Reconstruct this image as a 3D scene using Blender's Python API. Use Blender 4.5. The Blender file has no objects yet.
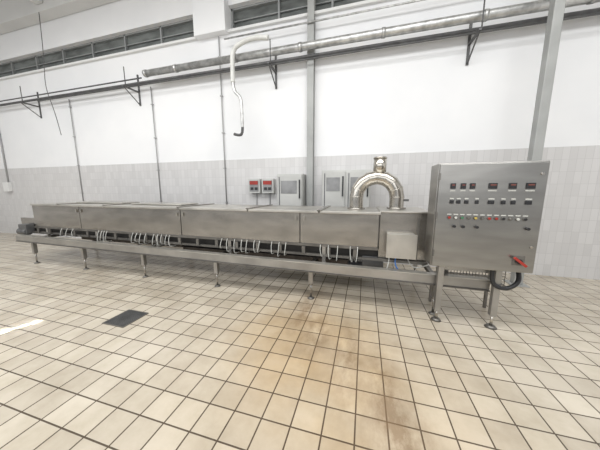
import bpy, bmesh, math, random
from mathutils import Vector, Matrix
random.seed(7)
S=bpy.context.scene
S.view_settings.view_transform='Standard'
COL=S.collection
# ---------------------------------------------------------------- materials
def newmat(name):
    m=bpy.data.materials.new(name); m.use_nodes=True
    nt=m.node_tree; return m,nt,nt.nodes['Principled BSDF']
def N(nt,t,**k):
    n=nt.nodes.new(t)
    for a,b in k.items(): setattr(n,a,b)
    return n
def noise_col(nt,scale,c1,c2,vec=None,detail=4,lo=.35,hi=.65,stretch=None):
    tc=N(nt,'ShaderNodeTexCoord'); mp=N(nt,'ShaderNodeMapping')
    nt.links.new(tc.outputs['Object'],mp.inputs[0])
    if stretch: mp.inputs['Scale'].default_value=stretch
    no=N(nt,'ShaderNodeTexNoise'); no.inputs['Scale'].default_value=scale; no.inputs['Detail'].default_value=detail
    nt.links.new(mp.outputs[0],no.inputs['Vector'])
    r=N(nt,'ShaderNodeValToRGB'); r.color_ramp.elements[0].position=lo; r.color_ramp.elements[1].position=hi
    r.color_ramp.elements[0].color=(*c1,1); r.color_ramp.elements[1].color=(*c2,1)
    nt.links.new(no.outputs['Fac'],r.inputs[0]); return r.outputs[0],no
def simple(name,c,rough=.5,metal=0,var=.12,scale=6,bump=0,stretch=None):
    m,nt,b=newmat(name)
    c1=tuple(x*(1-var) for x in c); c2=tuple(min(1,x*(1+var)) for x in c)
    o,no=noise_col(nt,scale,c1,c2,stretch=stretch)
    nt.links.new(o,b.inputs['Base Color'])
    b.inputs['Roughness'].default_value=rough; b.inputs['Metallic'].default_value=metal
    if bump:
        bp=N(nt,'ShaderNodeBump'); bp.inputs['Strength'].default_value=bump; bp.inputs['Distance'].default_value=.01
        nt.links.new(no.outputs['Fac'],bp.inputs['Height']); nt.links.new(bp.outputs[0],b.inputs['Normal'])
    return m
M={}
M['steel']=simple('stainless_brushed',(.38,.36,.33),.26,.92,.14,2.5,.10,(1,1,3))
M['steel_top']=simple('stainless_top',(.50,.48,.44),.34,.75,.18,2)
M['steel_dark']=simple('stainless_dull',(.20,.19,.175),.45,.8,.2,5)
M['steel_cab']=simple('stainless_cabinet',(.35,.34,.32),.28,.92,.09,2,.05,(1,1,5))
M['steel_bright']=simple('stainless_bright',(.52,.49,.44),.20,.95,.16,8)
M['rail']=simple('rail_steel',(.38,.365,.34),.38,.75,.15,3)
M['galv']=simple('galvanised',(.58,.58,.57),.38,.8,.25,9)
M['dark']=simple('dark_rubber',(.022,.020,.018),.6,0,.3,8)
M['darksteel']=simple('dark_painted_pipe',(.11,.11,.11),.5,.3,.2,8)
M['brownish']=simple('grimy_tray',(.06,.05,.042),.6,.3,.3,7)
M['hose']=simple('grey_white_hose',(.50,.50,.47),.45,0,.1,8)
M['white']=simple('white_hose_plastic',(.66,.66,.63),.4,0,.08,8)
M['whitepaint']=simple('white_paint',(.74,.74,.73),.6,0,.03,2)
M['greypaint']=simple('grey_paint',(.38,.38,.38),.5,.1,.06,3)
M['boxgrey']=simple('grey_enclosure',(.52,.52,.50),.5,.1,.06,3)
M['boxdark']=simple('dark_panel',(.10,.10,.11),.35,0,.15,6)
M['panelgrey']=simple('cabinet_window_panel',(.26,.26,.26),.3,.3,.15,6)
M['red']=simple('red_plastic',(.33,.03,.02),.4,0,.1,6)
M['darkred']=simple('dark_red_display',(.16,.05,.04),.4,0,.1,6)
M['green']=simple('green_plastic',(.05,.18,.09),.4,0,.1,6)
M['yellow']=simple('yellow_plastic',(.45,.34,.08),.4,0,.1,6)
M['blue']=simple('blue_hose',(.05,.16,.45),.4,0,.1,6)
M['black']=simple('black_plastic',(.02,.02,.022),.35,0,.2,6)
M['glass']=simple('grimy_window_glass',(.13,.14,.135),.35,0,.35,2.5,0,(1,1,3))
M['frame']=simple('window_frame_paint',(.30,.31,.31),.5,.2,.1,4)
M['ceil']=simple('ceiling_paint',(.68,.68,.67),.7,0,.04,1)
M['column']=simple('column_paint',(.36,.365,.355),.5,.2,.08,3)
M['label']=simple('paper_label',(.55,.55,.51),.6,0,.04,20)

def wallmat():
    m,nt,b=newmat('wall_paint'); o,no=noise_col(nt,.7,(.79,.795,.805),(.85,.85,.855)); nt.links.new(o,b.inputs['Base Color']); b.inputs['Roughness'].default_value=.75; return m
M['wall']=wallmat()
def dadomat():
    m,nt,b=newmat('wall_dado_tiles')
    tc=N(nt,'ShaderNodeTexCoord'); mp=N(nt,'ShaderNodeMapping'); mp.inputs['Rotation'].default_value=(math.radians(90),0,0)
    nt.links.new(tc.outputs['Object'],mp.inputs[0])
    br=N(nt,'ShaderNodeTexBrick'); br.offset=0; br.squash=1
    for k,v in dict(Scale=1,**{'Mortar Size':.003,'Mortar Smooth':.3,'Brick Width':.1,'Row Height':.2,'Bias':0}).items(): br.inputs[k].default_value=v
    br.inputs['Color1'].default_value=(.64,.63,.625,1); br.inputs['Color2'].default_value=(.58,.57,.565,1); br.inputs['Mortar'].default_value=(.51,.50,.495,1)
    nt.links.new(mp.outputs[0],br.inputs['Vector']); nt.links.new(br.outputs['Color'],b.inputs['Base Color'])
    b.inputs['Roughness'].default_value=.35; return m
M['dado']=dadomat()
def floormat():
    m,nt,b=newmat('floor_tiles'); L=nt.links.new
    tc=N(nt,'ShaderNodeTexCoord')
    br=N(nt,'ShaderNodeTexBrick'); br.offset=0; br.squash=1
    for k,v in dict(Scale=1,**{'Mortar Size':.0055,'Mortar Smooth':.2,'Brick Width':.2,'Row Height':.2,'Bias':0}).items(): br.inputs[k].default_value=v
    br.inputs['Color1'].default_value=(.60,.54,.445,1); br.inputs['Color2'].default_value=(.49,.435,.355,1); br.inputs['Mortar'].default_value=(.10,.078,.058,1)
    L(tc.outputs['Object'],br.inputs['Vector'])
    sep=N(nt,'ShaderNodeSeparateXYZ'); L(tc.outputs['Object'],sep.inputs[0])
    def mth(op,a,bv):
        n=N(nt,'ShaderNodeMath',operation=op)
        for i,v in enumerate((a,bv)):
            if v is None: continue
            if isinstance(v,(int,float)): n.inputs[i].default_value=v
            else: L(v,n.inputs[i])
        return n.outputs[0]
    def blob(cx,cy,rx,ry):
        dx=mth('DIVIDE',mth('SUBTRACT',sep.outputs[0],cx),rx); dy=mth('DIVIDE',mth('SUBTRACT',sep.outputs[1],cy),ry)
        r=mth('ADD',mth('MULTIPLY',dx,dx),mth('MULTIPLY',dy,dy))
        return mth('EXPONENT',mth('MULTIPLY',r,-1.0),None)
    def add(a,c): return mth('ADD',a,c)
    def mix(fac,ca,cb,blend='MIX'):
        n=N(nt,'ShaderNodeMix',data_type='RGBA',blend_type=blend)
        if isinstance(fac,(int,float)): n.inputs[0].default_value=fac
        else: L(fac,n.inputs[0])
        L(ca,n.inputs[6])
        if isinstance(cb,tuple): n.inputs[7].default_value=(*cb,1)
        else: L(cb,n.inputs[7])
        return n.outputs[2]
    broad=add(blob(0,1.5,.8,1.2),blob(-.7,2.1,.7,.8))
    n1=N(nt,'ShaderNodeTexNoise'); n1.inputs['Scale'].default_value=1.6; n1.inputs['Detail'].default_value=5; L(tc.outputs['Object'],n1.inputs['Vector'])
    f1=N(nt,'ShaderNodeMath',operation='MULTIPLY'); L(broad,f1.inputs[0]); L(n1.outputs['Fac'],f1.inputs[1]); f1.use_clamp=True
    c=mix(f1.outputs[0],br.outputs['Color'],(.88,.70,.46),'MULTIPLY')
    st=add(add(blob(-.66,2.65,.13,.55),blob(-.42,2.2,.14,.4)),add(blob(-.1,1.95,.13,.5),add(blob(.2,1.6,.14,.5),add(blob(.34,1.15,.16,.35),blob(.6,1.0,.4,.12)))))
    mp2=N(nt,'ShaderNodeMapping'); mp2.inputs['Scale'].default_value=(1.6,.8,1); mp2.inputs['Rotation'].default_value=(0,0,math.radians(-20)); L(tc.outputs['Object'],mp2.inputs[0])
    n2=N(nt,'ShaderNodeTexNoise'); n2.inputs['Scale'].default_value=4.5; n2.inputs['Detail'].default_value=8; n2.inputs['Roughness'].default_value=.7; L(mp2.outputs[0],n2.inputs['Vector'])
    rr=N(nt,'ShaderNodeValToRGB'); rr.color_ramp.elements[0].position=.36; rr.color_ramp.elements[1].position=.60; L(n2.outputs['Fac'],rr.inputs[0])
    f2=N(nt,'ShaderNodeMath',operation='MULTIPLY'); L(st,f2.inputs[0]); L(rr.outputs[0],f2.inputs[1]); f2.use_clamp=True
    c=mix(mth('MULTIPLY',f2.outputs[0],.68),c,(.22,.14,.075))
    n3=N(nt,'ShaderNodeTexNoise'); n3.inputs['Scale'].default_value=2.2; n3.inputs['Detail'].default_value=9; n3.inputs['Roughness'].default_value=.65; L(tc.outputs['Object'],n3.inputs['Vector'])
    r3=N(nt,'ShaderNodeValToRGB'); r3.color_ramp.elements[0].position=.3; r3.color_ramp.elements[0].color=(.76,.74,.70,1); r3.color_ramp.elements[1].position=.6; r3.color_ramp.elements[1].color=(1,1,1,1); L(n3.outputs['Fac'],r3.inputs[0])
    c=mix(1.0,c,r3.outputs[0],'MULTIPLY')
    L(c,b.inputs['Base Color'])
    b.inputs['Roughness'].default_value=.25
    bp=N(nt,'ShaderNodeBump'); bp.invert=True; bp.inputs['Strength'].default_value=.5; bp.inputs['Distance'].default_value=.004
    L(br.outputs['Fac'],bp.inputs['Height']); L(bp.outputs[0],b.inputs['Normal'])
    return m
M['floor']=floormat()
# ---------------------------------------------------------------- mesh helpers
def group(name,loc=(0,0,0)):
    e=bpy.data.objects.new(name,None); e.empty_display_size=.1; COL.objects.link(e); return e
def finish(name,bm,mat,parent=None,smooth=False):
    me=bpy.data.meshes.new(name); bm.to_mesh(me); bm.free()
    o=bpy.data.objects.new(name,me); COL.objects.link(o); me.materials.append(M[mat])
    if smooth:
        for p in me.polygons: p.use_smooth=True
    if parent: o.parent=parent
    return o
def addbox(bm,x0,x1,y0,y1,z0,z1):
    vs=[bm.verts.new((x,y,z)) for x in (x0,x1) for y in (y0,y1) for z in (z0,z1)]
    for f in ((0,1,3,2),(4,6,7,5),(0,4,5,1),(2,3,7,6),(0,2,6,4),(1,5,7,3)): bm.faces.new([vs[i] for i in f])
    return vs
def boxes(name,lst,mat,parent=None,bevel=0):
    bm=bmesh.new()
    for b in lst: addbox(bm,*b)
    bmesh.ops.recalc_face_normals(bm,faces=bm.faces)
    if bevel: bmesh.ops.bevel(bm,geom=bm.edges[:],offset=bevel,segments=2,affect='EDGES',profile=.5)
    return finish(name,bm,mat,parent)
def cyls(name,lst,mat,parent=None,seg=20):
    bm=bmesh.new()
    for c in lst:
        p0,p1,r=Vector(c[0]),Vector(c[1]),c[2]; r2=c[3] if len(c)>3 else r
        d=p1-p0; mt=Matrix.Translation((p0+p1)/2)@d.to_track_quat('Z','Y').to_matrix().to_4x4()
        bmesh.ops.create_cone(bm,cap_ends=True,segments=seg,radius1=r,radius2=r2,depth=d.length,matrix=mt)
    o=finish(name,bm,mat,parent)
    for p in o.data.polygons: p.use_smooth=len(p.vertices)==4
    return o
def tubes(name,paths,r,mat,parent=None,smooth=True,res=6,poly=False):
    cu=bpy.data.curves.new(name+'_c','CURVE'); cu.dimensions='3D'; cu.bevel_depth=r; cu.bevel_resolution=4; cu.use_fill_caps=True; cu.resolution_u=res
    for pts in paths:
        sp=cu.splines.new('POLY' if poly else 'NURBS'); sp.points.add(len(pts)-1)
        for i,p in enumerate(pts): sp.points[i].co=(*p,1)
        if not poly: sp.use_endpoint_u=True; sp.order_u=3
    t=bpy.data.objects.new('tmp',cu); COL.objects.link(t)
    dg=bpy.context.evaluated_depsgraph_get(); me=bpy.data.meshes.new_from_object(t.evaluated_get(dg)); me.name=name
    bpy.data.objects.remove(t); o=bpy.data.objects.new(name,me); COL.objects.link(o)
    me.materials.clear(); me.materials.append(M[mat])
    for p in me.polygons: p.use_smooth=smooth
    if parent: o.parent=parent
    return o
# ---------------------------------------------------------------- room
W=4.94
boxes('floor',[(-15,7,-5,W+.3,-.1,0)],'floor')
XL,XR,ZC=-15,7,6.6
WB,WT=4.90,5.39
boxes('wall_back',[(XL,XR,W,W+.3,0,WB),(XL,XR,W,W+.3,WT,ZC),(-3.75,-2.97,W,W+.3,WB,WT),(-15,-14,W,W+.3,WB,WT)],'wall')
boxes('wall_back_dado_tiles',[(XL,XR,W-.012,W-.001,0,2.2)],'dado')
boxes('wall_left',[(XL-.2,XL,-5,W+.3,0,ZC)],'wall')
boxes('wall_right',[(XR,XR+.2,-5,W+.3,0,ZC)],'wall')
boxes('ceiling',[(XL,XR,-5,W+.3,ZC,ZC+.15)],'ceil')
g=group('ceiling_beams')
boxes('beams',[(XL,XR,W-.30,W-.01,ZC-.55,ZC-.001),(XL,XR,3.3,3.5,ZC-.22,ZC-.001)]+[(x-.12,x+.12,-4.9,W-.31,ZC-.4,ZC-.225) for x in (-13,-8.2,-3.36,1.5,6)],'ceil',g,.01)
boxes('trim_window_sill',[(XL,-3.75,W-.06,W-.001,WB-.05,WB),(-2.97,XR,W-.06,W-.001,WB-.05,WB)],'whitepaint')
boxes('trim_pilaster',[(-3.75,-2.97,W-.16,W-.001,WB-.06,ZC-.56)],'wall')
def window(name,x0,x1):
    g=group(name)
    boxes('glazing',[(x0,x1,W+.16,W+.18,WB,WT)],'glass',g)
    fr=[(x0,x1,W+.10,W+.16,WB,WB+.035),(x0,x1,W+.10,W+.16,WT-.035,WT),(x0,x1,W+.12,W+.15,WB+.235,WB+.255)]
    n=max(1,round((x1-x0)/1.15))
    for i in range(n+1):
        x=x0+(x1-x0)*i/n; x=min(max(x,x0+.02),x1-.02); fr.append((x-.02,x+.02,W+.10,W+.16,WB,WT))
    boxes('frame',fr,'frame',g)
window('window_1',-14,-3.75); window('window_2',-2.97,XR)
def column(x,w,d,ztop):
    g=group('steel_column')
    boxes('flanges',[(x-w/2,x+w/2,W-d-.014,W-d,0,ztop),(x-w/2,x+w/2,W-.024,W-.013,0,ztop)],'column',g)
    boxes('web',[(x-.02,x+.02,W-d,W-.024,0,ztop)],'column',g)
    boxes('base_plate',[(x-w/2-.05,x+w/2+.05,W-d-.06,W-.014,0,.015)],'column',g)
column(-1.13,.13,.12,ZC-.56)
g=group('steel_post')
boxes('square_tube',[(2.35,2.47,4.28,4.40,.015,ZC-.001)],'column',g,.01)
boxes('base_plate',[(2.29,2.53,4.22,4.46,0,.015)],'column',g)
# ---------------------------------------------------------------- overhead pipes
g=group('galvanised_duct')
cyls('duct_run',[((-5.1,4.68,4.20),(XR-.01,4.68,4.20),.07)],'galv',g,24)
cyls('joint_collars',[((x-.03,4.68,4.20),(x+.03,4.68,4.20),.08) for x in (-5.05,-4.2,-2.7,-1.3,.2,1.7,3.0)],'galv',g,24)
g=group('overhead_pipe')
cyls('main_run',[((XL,4.76,4.06),(XR-.01,4.76,4.06),.03),((XL,4.76,4.17),(-5.3,4.76,4.17),.016),((-9,4.70,3.98),(XR-.01,4.70,3.98),.014)],'darksteel',g,16)
g=group('thin_conduit_run'); cyls('conduit',[((-3.0,4.78,4.66),(XR-.01,4.78,4.66),.016)],'galv',g,12)
for x in (-9.4,-5.6,-1.9,1.6,5.2):
    g=group('pipe_bracket')
    boxes('wall_plate',[(x-.02,x+.02,W-.02,W-.001,3.62,4.35)],'darksteel',g)
    boxes('arm',[(x-.018,x+.018,W-.42,W-.02,3.92,3.95)],'darksteel',g)
    tubes('diagonal_brace',[[(x,W-.40,3.92),(x,W-.02,3.64)]],.012,'darksteel',g,poly=True)
    cyls('hanger_rod',[((x+.03,4.56,3.93),(x+.03,4.56,4.36),.010)],'darksteel',g,10)
def conduit(x,z0,z1,r=.012,box=None):
    g=group('wall_conduit')
    cyls('tube',[((x,W-.03,z0),(x,W-.03,z1),r)],'greypaint',g,12)
    boxes('clips',[(x-.03,x+.03,W-.05,W-.013,z,z+.02) for z in [z0+.3+i*.8 for i in range(int((z1-z0-.3)/.8)+1)]],'greypaint',g)
    if box: boxes('outlet_box',[(x-.13,x+.13,W-.12,W-.013,z0-.2,z0+.1)],'whitepaint',g,.01)
conduit(-5.2,.9,4.02); conduit(-3.22,.9,4.82); conduit(-8.1,1.1,4.02); conduit(-11.5,1.65,4.02,.022,True)
g=group('insulated_hose_drop'); dx=.17
P=lambda *q:[(x+dx,y,z-.12) for x,y,z in q]
tubes('white_section',[P((-2.05,4.5,4.47),(-2.3,4.5,4.53),(-2.62,4.5,4.48),(-2.82,4.5,4.38),(-2.84,4.5,4.1),(-2.84,4.5,3.78))],.045,'white',g)
tubes('pipe_section',[P((-2.84,4.5,3.8),(-2.83,4.5,3.6),(-2.68,4.5,3.5),(-2.66,4.5,3.3),(-2.66,4.5,2.9))],.032,'galv',g)
tubes('hook_outlet',[P((-2.66,4.5,2.92),(-2.66,4.5,2.78),(-2.74,4.5,2.74),(-2.86,4.5,2.78))],.028,'darksteel',g)
g=group('hanging_cable'); tubes('cable',[[(-8.3,4.64,ZC-.56),(-8.32,4.64,5.6),(-8.4,4.64,4.8),(-8.5,4.64,4.25),(-8.25,4.64,3.6),(-8.15,4.64,3.0)]],.008,'darksteel',g)
# ---------------------------------------------------------------- wall electrical boxes & cabinets
for x in (-2.42,-2.09):
    g=group('red_display_box'); B=W-.0122
    boxes('housing',[(x-.14,x+.14,W-.14,B,1.43,1.75)],'boxgrey',g,.004)
    boxes('face',[(x-.11,x+.11,W-.148,W-.141,1.47,1.71)],'panelgrey',g)
    boxes('red_panels',[(x-.10,x+.10,W-.156,W-.149,1.62,1.70)],'red',g)
    boxes('gauge',[(x-.08,x-.01,W-.156,W-.149,1.50,1.56),(x+.02,x+.09,W-.156,W-.149,1.50,1.56)],'black',g)
    boxes('feed_conduit',[(x-.012,x+.012,W-.04,B,.0,1.43)],'greypaint',g)
def tallcab(x0,x1,y0,ztop,nd):
    g=group('wall_electrical_cabinet')
    boxes('carcass',[(x0,x1,y0,W-.015,.1,ztop)],'boxgrey',g,.006)
    boxes('plinth',[(x0+.02,x1-.02,y0+.03,W-.02,0,.1)],'boxdark',g)
    w=(x1-x0)/nd
    boxes('doors',[(x0+i*w+.015,x0+(i+1)*w-.015,y0-.022,y0-.001,.14,ztop-.03) for i in range(nd)],'boxgrey',g,.004)
    boxes('window_panel',[(x0+i*w+.09,x0+(i+1)*w-.11,y0-.03,y0-.0225,ztop-.40,ztop-.14) for i in range(nd)],'panelgrey',g)
    boxes('handles',[(x0+(i+1)*w-.065,x0+(i+1)*w-.04,y0-.045,y0-.0225,ztop-.5,ztop-.12) for i in range(nd)],'black',g)
    boxes('gap_shade_strips',[(x0+i*w+.05,x0+i*w+.062,y0-.035,y0-.0225,.2,ztop-.06) for i in range(nd)],'boxdark',g)  # raised dark strips in place of the shade in door gaps
tallcab(-1.79,-1.24,4.62,1.83,1)
tallcab(-.82,.10,4.55,1.88,2)
# ---------------------------------------------------------------- tunnel machine
g=group('stainless_tunnel_conveyor')
HF,HB,HT,HZ=3.15,4.05,1.20,.74
seams=[-6.75,-5.35,-2.96,-.88,.20]
boxes('hood_core',[(-6.75,.2,HF+.02,HB,HZ+.01,HT-.01)],'steel_dark',g)
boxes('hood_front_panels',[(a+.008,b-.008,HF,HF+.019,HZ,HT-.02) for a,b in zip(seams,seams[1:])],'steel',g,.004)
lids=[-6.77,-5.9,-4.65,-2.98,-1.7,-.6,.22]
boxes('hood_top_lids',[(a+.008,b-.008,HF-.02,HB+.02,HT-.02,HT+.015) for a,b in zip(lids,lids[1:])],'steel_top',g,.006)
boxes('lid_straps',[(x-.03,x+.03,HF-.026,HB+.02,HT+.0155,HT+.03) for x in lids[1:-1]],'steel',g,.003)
boxes('hood_bottom_flange',[(-6.75,.2,HF-.015,HF+.04,HZ-.035,HZ-.001)],'steel_dark',g)
boxes('panel_latches',[(x+dx-.015,x+dx+.015,HF-.02,HF-.001,HT-.13,HT-.07) for x in seams[1:-1] for dx in (-.06,.06)],'steel_bright',g)
boxes('raised_lid',[(-6.0,-4.7,3.5,3.9,HT+.02,HT+.05),(-4.4,-3.2,3.45,3.9,HT+.02,HT+.045)],'steel_top',g,.01)
boxes('discharge_housing',[(.205,.80,HF+.03,HB,.56,HT+.01)],'steel',g,.006)
boxes('discharge_lid',[(.20,.82,HF,HB+.02,HT+.011,HT+.03)],'steel_top',g,.004)
boxes('terminal_box',[(.30,.63,HF-.12,HF+.029,.66,.95)],'steel_top',g,.01)
boxes('terminal_box_lid',[(.29,.64,HF-.135,HF-.121,.65,.96)],'steel_top',g,.004)
boxes('side_strip',[(.66,.68,HF+.01,HF+.029,.6,1.16)],'steel_dark',g)
def slopebox(name,x0,x1,y0,y1,zl,zr,hh,mat):
    bm=bmesh.new()
    v=addbox(bm,x0,x1,y0,y1,0,hh)
    for q in v: q.co.z+= zl+(zr-zl)*(q.co.x-x0)/(x1-x0)
    bmesh.ops.recalc_face_normals(bm,faces=bm.faces)
    bmesh.ops.bevel(bm,geom=bm.edges[:],offset=.004,segments=2,affect='EDGES')
    return finish(name,bm,mat,g)
RX0,RX1=-6.90,1.38
slopebox('front_rail_web',RX0,RX1,2.90,2.915,.47,.40,.10,'rail')
slopebox('front_rail_top_flange',RX0,RX1,2.90,3.00,.57,.50,.012,'steel_top')
slopebox('front_rail_bottom_flange',RX0,RX1,2.88,3.00,.455,.385,.014,'steel_dark')
slopebox('rear_rail',RX0,.9,4.12,4.17,.47,.40,.11,'steel_dark')
slopebox('inner_rail',-6.8,.8,3.12,3.16,.60,.56,.035,'steel_dark')  # darker steel here puts under-hood shade into the rail's colour
LX=[-6.5,-5.08,-3.63,-2.18,-.67,.86]
posts=[];rods=[];pads=[];cross=[]
def rz(x): return .47+(.40-.47)*(x-RX0)/(RX1-RX0)
for x in LX:
    z=rz(x)
    posts+= [(x-.03,x+.03,2.94,3.0,.22,z+.10),(x-.03,x+.03,4.06,4.12,.22,z+.10)]
    cross.append((x-.025,x+.025,3.0,4.06,z+.02,z+.07))
    for y in (2.97,4.09):
        rods.append(((x,y,.02),(x,y,.24),.014)); pads.append(((x,y,0),(x,y,.02),.05,.03))
        rods.append(((x,y,.2),(x,y,.225),.026))
    posts.append((x+.12,x+.17,3.13,3.17,z+.03,HZ-.03)); posts.append((x+.12,x+.17,4.0,4.04,z+.03,HZ))
    cross.append((x+.12,x+.17,3.0,3.13,z+.03,z+.07))
boxes('leg_posts',posts,'rail',g); cyls('foot_rods',rods,'steel',g,14); cyls('foot_pads',pads,'steel_dark',g,20)
boxes('cross_members',cross,'steel_dark',g)
boxes('conveyor_belt',[(-7.15,.75,3.3,3.95,.66,.70)],'dark',g,.01)
boxes('belt_return',[(-7.1,.7,3.32,3.93,.585,.60)],'dark',g)
boxes('belt_side_guides',[(-7.15,.2,3.22,3.25,.56,.73),(-7.15,.2,3.98,4.01,.46,.73)],'dark',g)  # guides deepened and coloured dark to paint in the shade under the hood
cyls('belt_rollers',[((x,3.26,.63),(x,3.97,.63),.028) for x in [-7.1+i*.6 for i in range(14)]],'steel_dark',g,14)
boxes('drip_tray',[(-3.1,-.2,3.3,3.95,.38,.50)],'brownish',g,.01)
boxes('drip_tray_end',[(-6.0,-3.3,3.5,3.9,.42,.50)],'brownish',g,.01)
boxes('bracket_plates',[(x,x+.05,3.10,3.118,.60,HZ-.036) for x in [-6.6+i*.36 for i in range(19)]],'steel_dark',g)
boxes('infeed_frame',[(-7.3,-6.76,3.2,3.24,.72,.90),(-7.3,-6.76,3.96,4.0,.72,.90)],'steel',g,.004)
boxes('infeed_bed',[(-7.3,-6.76,3.26,3.94,.80,.84)],'steel_dark',g)
cyls('infeed_roller',[((-7.25,3.22,.80),(-7.25,3.98,.80),.06)],'dark',g,20)
boxes('infeed_motor_bracket',[(-7.1,-6.85,3.05,3.19,.58,.78)],'darksteel',g,.01)
cyls('infeed_motor',[((-7.15,3.1,.62),(-6.88,3.1,.62),.07)],'darksteel',g,20)
paths=[]
for cx,n,wd in ((-4.72,4,.22),(-3.85,4,.3),(-3.35,5,.35),(-2.05,3,.2),(-1.65,4,.3),(-1.2,3,.2),(-.45,3,.25),(-.1,2,.1),(-5.7,3,.3)):
    for i in range(n):
        x=cx+wd*(i/(max(1,n-1))-.5)+random.uniform(-.02,.02); zb=.57+random.uniform(-.03,.04); s=random.choice((-1,1))*random.uniform(.005,.02)
        paths.append([(x,3.12,HZ),(x,3.095,HZ-.04),(x+s*.3,3.08,zb+.06),(x+s,3.075,zb),(x+s*1.6,3.09,zb-.03),(x+s*2,3.20,zb-.03)])
tubes('hanging_hoses',paths,.0055,'hose',g)
tubes('blue_air_hose',[[(.42,3.1,.66),(.40,3.06,.58),(.44,3.04,.50),(.50,3.08,.45),(.55,3.2,.42)]],.009,'blue',g)
tubes('white_air_hoses',[[(.34,3.1,.66),(.33,3.05,.55),(.30,3.04,.47),(.24,3.1,.43)],[(.55,3.1,.66),(.58,3.06,.56),(.68,3.06,.52),(.85,3.1,.60)]],.007,'hose',g)
boxes('lower_drive_box',[(.0,.28,3.2,3.5,.42,.60)],'darksteel',g,.01)
pz=[]
for i in range(23): x=.88+i*.032; pz.append([(x,3.05,.62),(x,3.05,.42),(x,3.35,.42)])
for j in range(7): z=.42+j*.033; pz.append([(.88,3.05,z),(1.58,3.05,z)])
for j in range(1,9): y=3.05+j*.035; pz.append([(.88,y,.42),(1.58,y,.42)])
tubes('cable_tray_mesh',pz,.0035,'steel_dark',g,poly=True)
boxes('cable_tray_rim',[(.87,1.59,3.04,3.06,.615,.63),(.87,.885,3.04,3.36,.405,.42),(1.575,1.59,3.04,3.36,.405,.42)],'steel_dark',g)
boxes('cable_tray_legs',[(.9,.93,3.3,3.33,0,.41),(1.53,1.56,3.3,3.33,0,.41)],'steel_dark',g)
# ---------------------------------------------------------------- exhaust
g=group('exhaust_duct')
R=.285; xc=.165; r=.10; zc=1.40; ye=3.62
pts=[(xc-R,ye,HT+.036),(xc-R,ye,zc)]+[(xc-R*math.cos(a),ye,zc+R*math.sin(a)) for a in [math.pi*i/8 for i in range(1,8)]]+[(xc+R,ye,zc),(xc+R,ye,HT+.036)]
def gored(name,pts,r,mat,parent):
    bm=bmesh.new(); rings=[]; n=28
    for i,p in enumerate(pts):
        p=Vector(p); a=(p-Vector(pts[i-1])).normalized() if i>0 else None; b=(Vector(pts[i+1])-p).normalized() if i<len(pts)-1 else None
        t=(a+b).normalized() if a and b else (a or b); sc=1/max(.5,t.dot(a or b)); side=Vector((0,1,0)); nr=t.cross(side).normalized()
        rings.append([bm.verts.new(p+side*r*math.cos(u)+nr*r*sc*math.sin(u)) for u in [2*math.pi*k/n for k in range(n)]])
    for A,B in zip(rings,rings[1:]):
        for k in range(n): 
            f=bm.faces.new((A[k],A[(k+1)%n],B[(k+1)%n],B[k])); f.smooth=True
    bmesh.ops.recalc_face_normals(bm,faces=bm.faces)
    o=finish(name,bm,mat,parent)
    md=o.modifiers.new('es','EDGE_SPLIT'); md.split_angle=math.radians(14)
    return o
gored('gored_elbow',pts,r,'steel_bright',g)
for i,p in enumerate(pts[1:-1]):
    a=math.pi*i/8; t=Vector((math.sin(a),0,math.cos(a)))
    p=Vector(p); cyls('seam_ring_%d'%i,[(tuple(p-t*.004),tuple(p+t*.004),r+.005)],'steel_bright',g,28)
cyls('base_flanges',[((xc-R,ye,HT+.0155),(xc-R,ye,HT+.035),r+.03),((xc+R,ye,HT+.031),(xc+R,ye,HT+.05),r+.03)],'steel',g,28)
cyls('vent_stub',[((xc+.03,ye,zc+R+.05),(xc+.03,ye,zc+R+.28),.090)],'steel_bright',g,28)
cyls('vent_cap_ring',[((xc+.03,ye,zc+R+.262),(xc+.03,ye,zc+R+.282),.094)],'steel_bright',g,28)
boxes('damper_handle',[(xc+R+.08,xc+R+.16,ye-.03,ye+.03,zc-.06,zc-.03)],'darksteel',g)
# ---------------------------------------------------------------- control cabinet
g=group('electrical_control_cabinet')
X0,X1,Y0,Y1,Z0,Z1=.72,1.635,2.72,3.0,.68,1.77
boxes('carcass',[(X0,X1,Y0,Y1,Z0,Z1)],'steel_cab',g,.006)
boxes('door_panel',[(X0+.012,X1-.012,Y0-.022,Y0-.001,Z0+.012,Z1-.012)],'steel_cab',g,.005)
yf=Y0-.0225
r1=1.54
small=[(.86,.045),(.95,.045),(1.03,.045),(1.20,.07),(1.36,.06),(1.50,.07)]
boxes('display_bezels',[(x-w/2,x+w/2,yf-.012,yf,r1-.028,r1+.028) for x,w in small],'black',g,.003)
boxes('display_windows',[(x-w/2+.010,x+w/2-.010,yf-.014,yf-.0125,r1+.002,r1+.016) for x,w in small],'darkred',g)
boxes('label_strips',[(x-w/2,x+w/2,yf-.003,yf,r1-.052,r1-.040) for x,w in small],'label',g)
r2=1.38
sm=[(.86,.035),(.92,.035),(.99,.035),(1.08,.03),(1.20,.05),(1.30,.035),(1.38,.035),(1.50,.05)]
boxes('instrument_bezels',[(x-w/2,x+w/2,yf-.012,yf,r2-.018,r2+.018) for x,w in sm],'black',g,.003)
boxes('instrument_labels',[(x-w/2,x+w/2,yf-.003,yf,r2+.028,r2+.040) for x,w in sm],'label',g)
r3=1.22
cols=['red','label','green','steel_dark','yellow','steel_dark','red','red','black','steel_dark','label','black']
for i,c in enumerate(cols):
    x=.85+i*.0585
    cyls('button_%d'%(i+1),[((x,yf,r3),(x,yf-.018,r3),.012)],c,g,16)
cyls('button_bezels',[((.85+i*.0585,yf+.0004,r3),(.85+i*.0585,yf-.008,r3),.018) for i in range(12)],'steel_dark',g,20)
boxes('button_labels',[(.83+i*.0585,.87+i*.0585,yf-.003,yf,r3+.028,r3+.038) for i in range(12)],'label',g)
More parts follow.
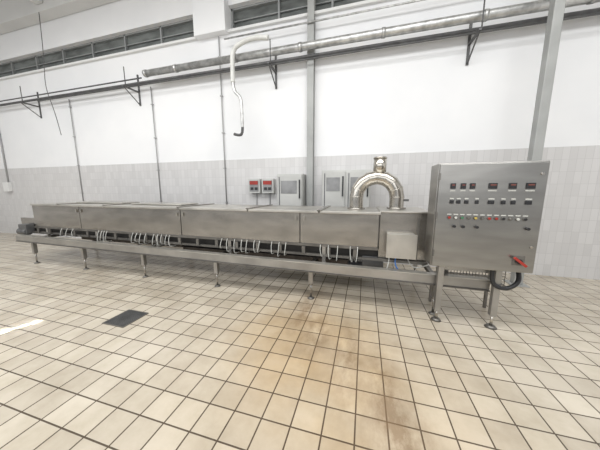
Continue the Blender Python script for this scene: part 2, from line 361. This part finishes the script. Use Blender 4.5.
cyls('selector_knobs',[((x,yf,1.13),(x,yf-.03,1.13),.014) for x in (.90,.98,1.1,1.52)],'black',g,16)
boxes('switch_plate',[(1.44,1.54,yf-.006,yf,.76,.86)],'steel_dark',g,.003)
cyls('switch_hub',[((1.485,yf,.805),(1.485,yf-.035,.805),.025)],'black',g,20)
bm=bmesh.new(); addbox(bm,-.065,.065,-.012,.012,-.011,.011); bmesh.ops.rotate(bm,verts=bm.verts,cent=(0,0,0),matrix=Matrix.Rotation(math.radians(38),3,'Y')); bmesh.ops.translate(bm,verts=bm.verts,vec=(1.485,yf-.042,.805)); bmesh.ops.recalc_face_normals(bm,faces=bm.faces); finish('switch_handle',bm,'red',g)
cyls('door_locks',[((X1-.06,yf,z),(X1-.06,yf-.012,z),.012) for z in (.95,1.65)],'steel_bright',g,16)
boxes('hinges',[(X0+.002,X0+.02,Y0-.035,Y0-.0225,z,z+.07) for z in (.8,1.2,1.6)],'steel_dark',g)
boxes('support_legs',[(1.37,1.43,2.80,2.86,.14,.68),(.83,.89,2.80,2.86,.12,.68)],'rail',g,.004)
boxes('leg_braces',[(.89,1.37,2.82,2.85,.62,.66)],'rail',g)
cyls('leg_rods',[((1.40,2.83,.02),(1.40,2.83,.15),.014),((.86,2.83,.02),(.86,2.83,.13),.014)],'steel_bright',g,14)
cyls('leg_feet',[((1.40,2.83,0),(1.40,2.83,.025),.06,.035),((.86,2.83,0),(.86,2.83,.025),.055,.035)],'steel_dark',g,20)
tubes('power_cable',[[(1.32,2.77,.69),(1.32,2.77,.60),(1.35,2.77,.50),(1.46,2.77,.47),(1.58,2.80,.54),(1.60,2.86,.64),(1.60,2.9,.69)]],.022,'black',g)
# ---------------------------------------------------------------- floor fittings
g=group('floor_drain_grate'); gx,gy=-2.66,1.88
boxes('grate_frame',[(gx-.16,gx+.16,gy-.16,gy-.145,0,.006),(gx-.16,gx+.16,gy+.145,gy+.16,0,.006),(gx-.16,gx-.145,gy-.145,gy+.145,0,.006),(gx+.145,gx+.16,gy-.145,gy+.145,0,.006)],'steel_dark',g)
boxes('grate_bars',[(gx-.14+i*.025,gx-.127+i*.025,gy-.145,gy+.145,0.001,.005) for i in range(12)],'darksteel',g)
boxes('grate_pit_shade',[(gx-.145,gx+.145,gy-.145,gy+.145,0.0,.0012)],'dark',g)  # flat dark sheet standing in for the shade inside the drain
# ---------------------------------------------------------------- lights
def area(name,loc,rot,sx,sy,e,col=(1,1,1),spread=None):
    l=bpy.data.lights.new(name,'AREA'); l.shape='RECTANGLE'; l.size=sx; l.size_y=sy; l.energy=e; l.color=col
    if spread: l.spread=math.radians(spread)
    o=bpy.data.objects.new(name,l); o.location=loc; o.rotation_euler=[math.radians(a) for a in rot]; COL.objects.link(o); return o
area('ceiling_fill_1',(-7,.2,6.15),(0,0,0),9,3,370,(.99,1,1))  # added overhead fill lamp; the closed ceiling has no skylight
area('ceiling_fill_2',(1.0,.2,6.15),(0,0,0),7,3,385,(.99,1,1))  # second added fill lamp, no roof opening above it
area('window_light',(-3,-4.8,3.6),(80,0,0),16,3.5,300,(.99,.995,1))
area('sun_slit_light',(-3.74,1.10,3.0),(0,0,71),1.0,.05,3,(1,.97,.9),2)
w=bpy.data.worlds.new('world'); S.world=w; w.use_nodes=True
w.node_tree.nodes['Background'].inputs[0].default_value=(.9,.94,1,1); w.node_tree.nodes['Background'].inputs[1].default_value=.4
# ---------------------------------------------------------------- camera
c=bpy.data.cameras.new('camera'); c.sensor_width=36; c.lens=36*230/600; co=bpy.data.objects.new('camera',c); COL.objects.link(co)
co.location=(0,0,1.5); co.rotation_euler=(math.radians(90-8.65),0,math.radians(15.6)); c.clip_start=.05
S.camera=co
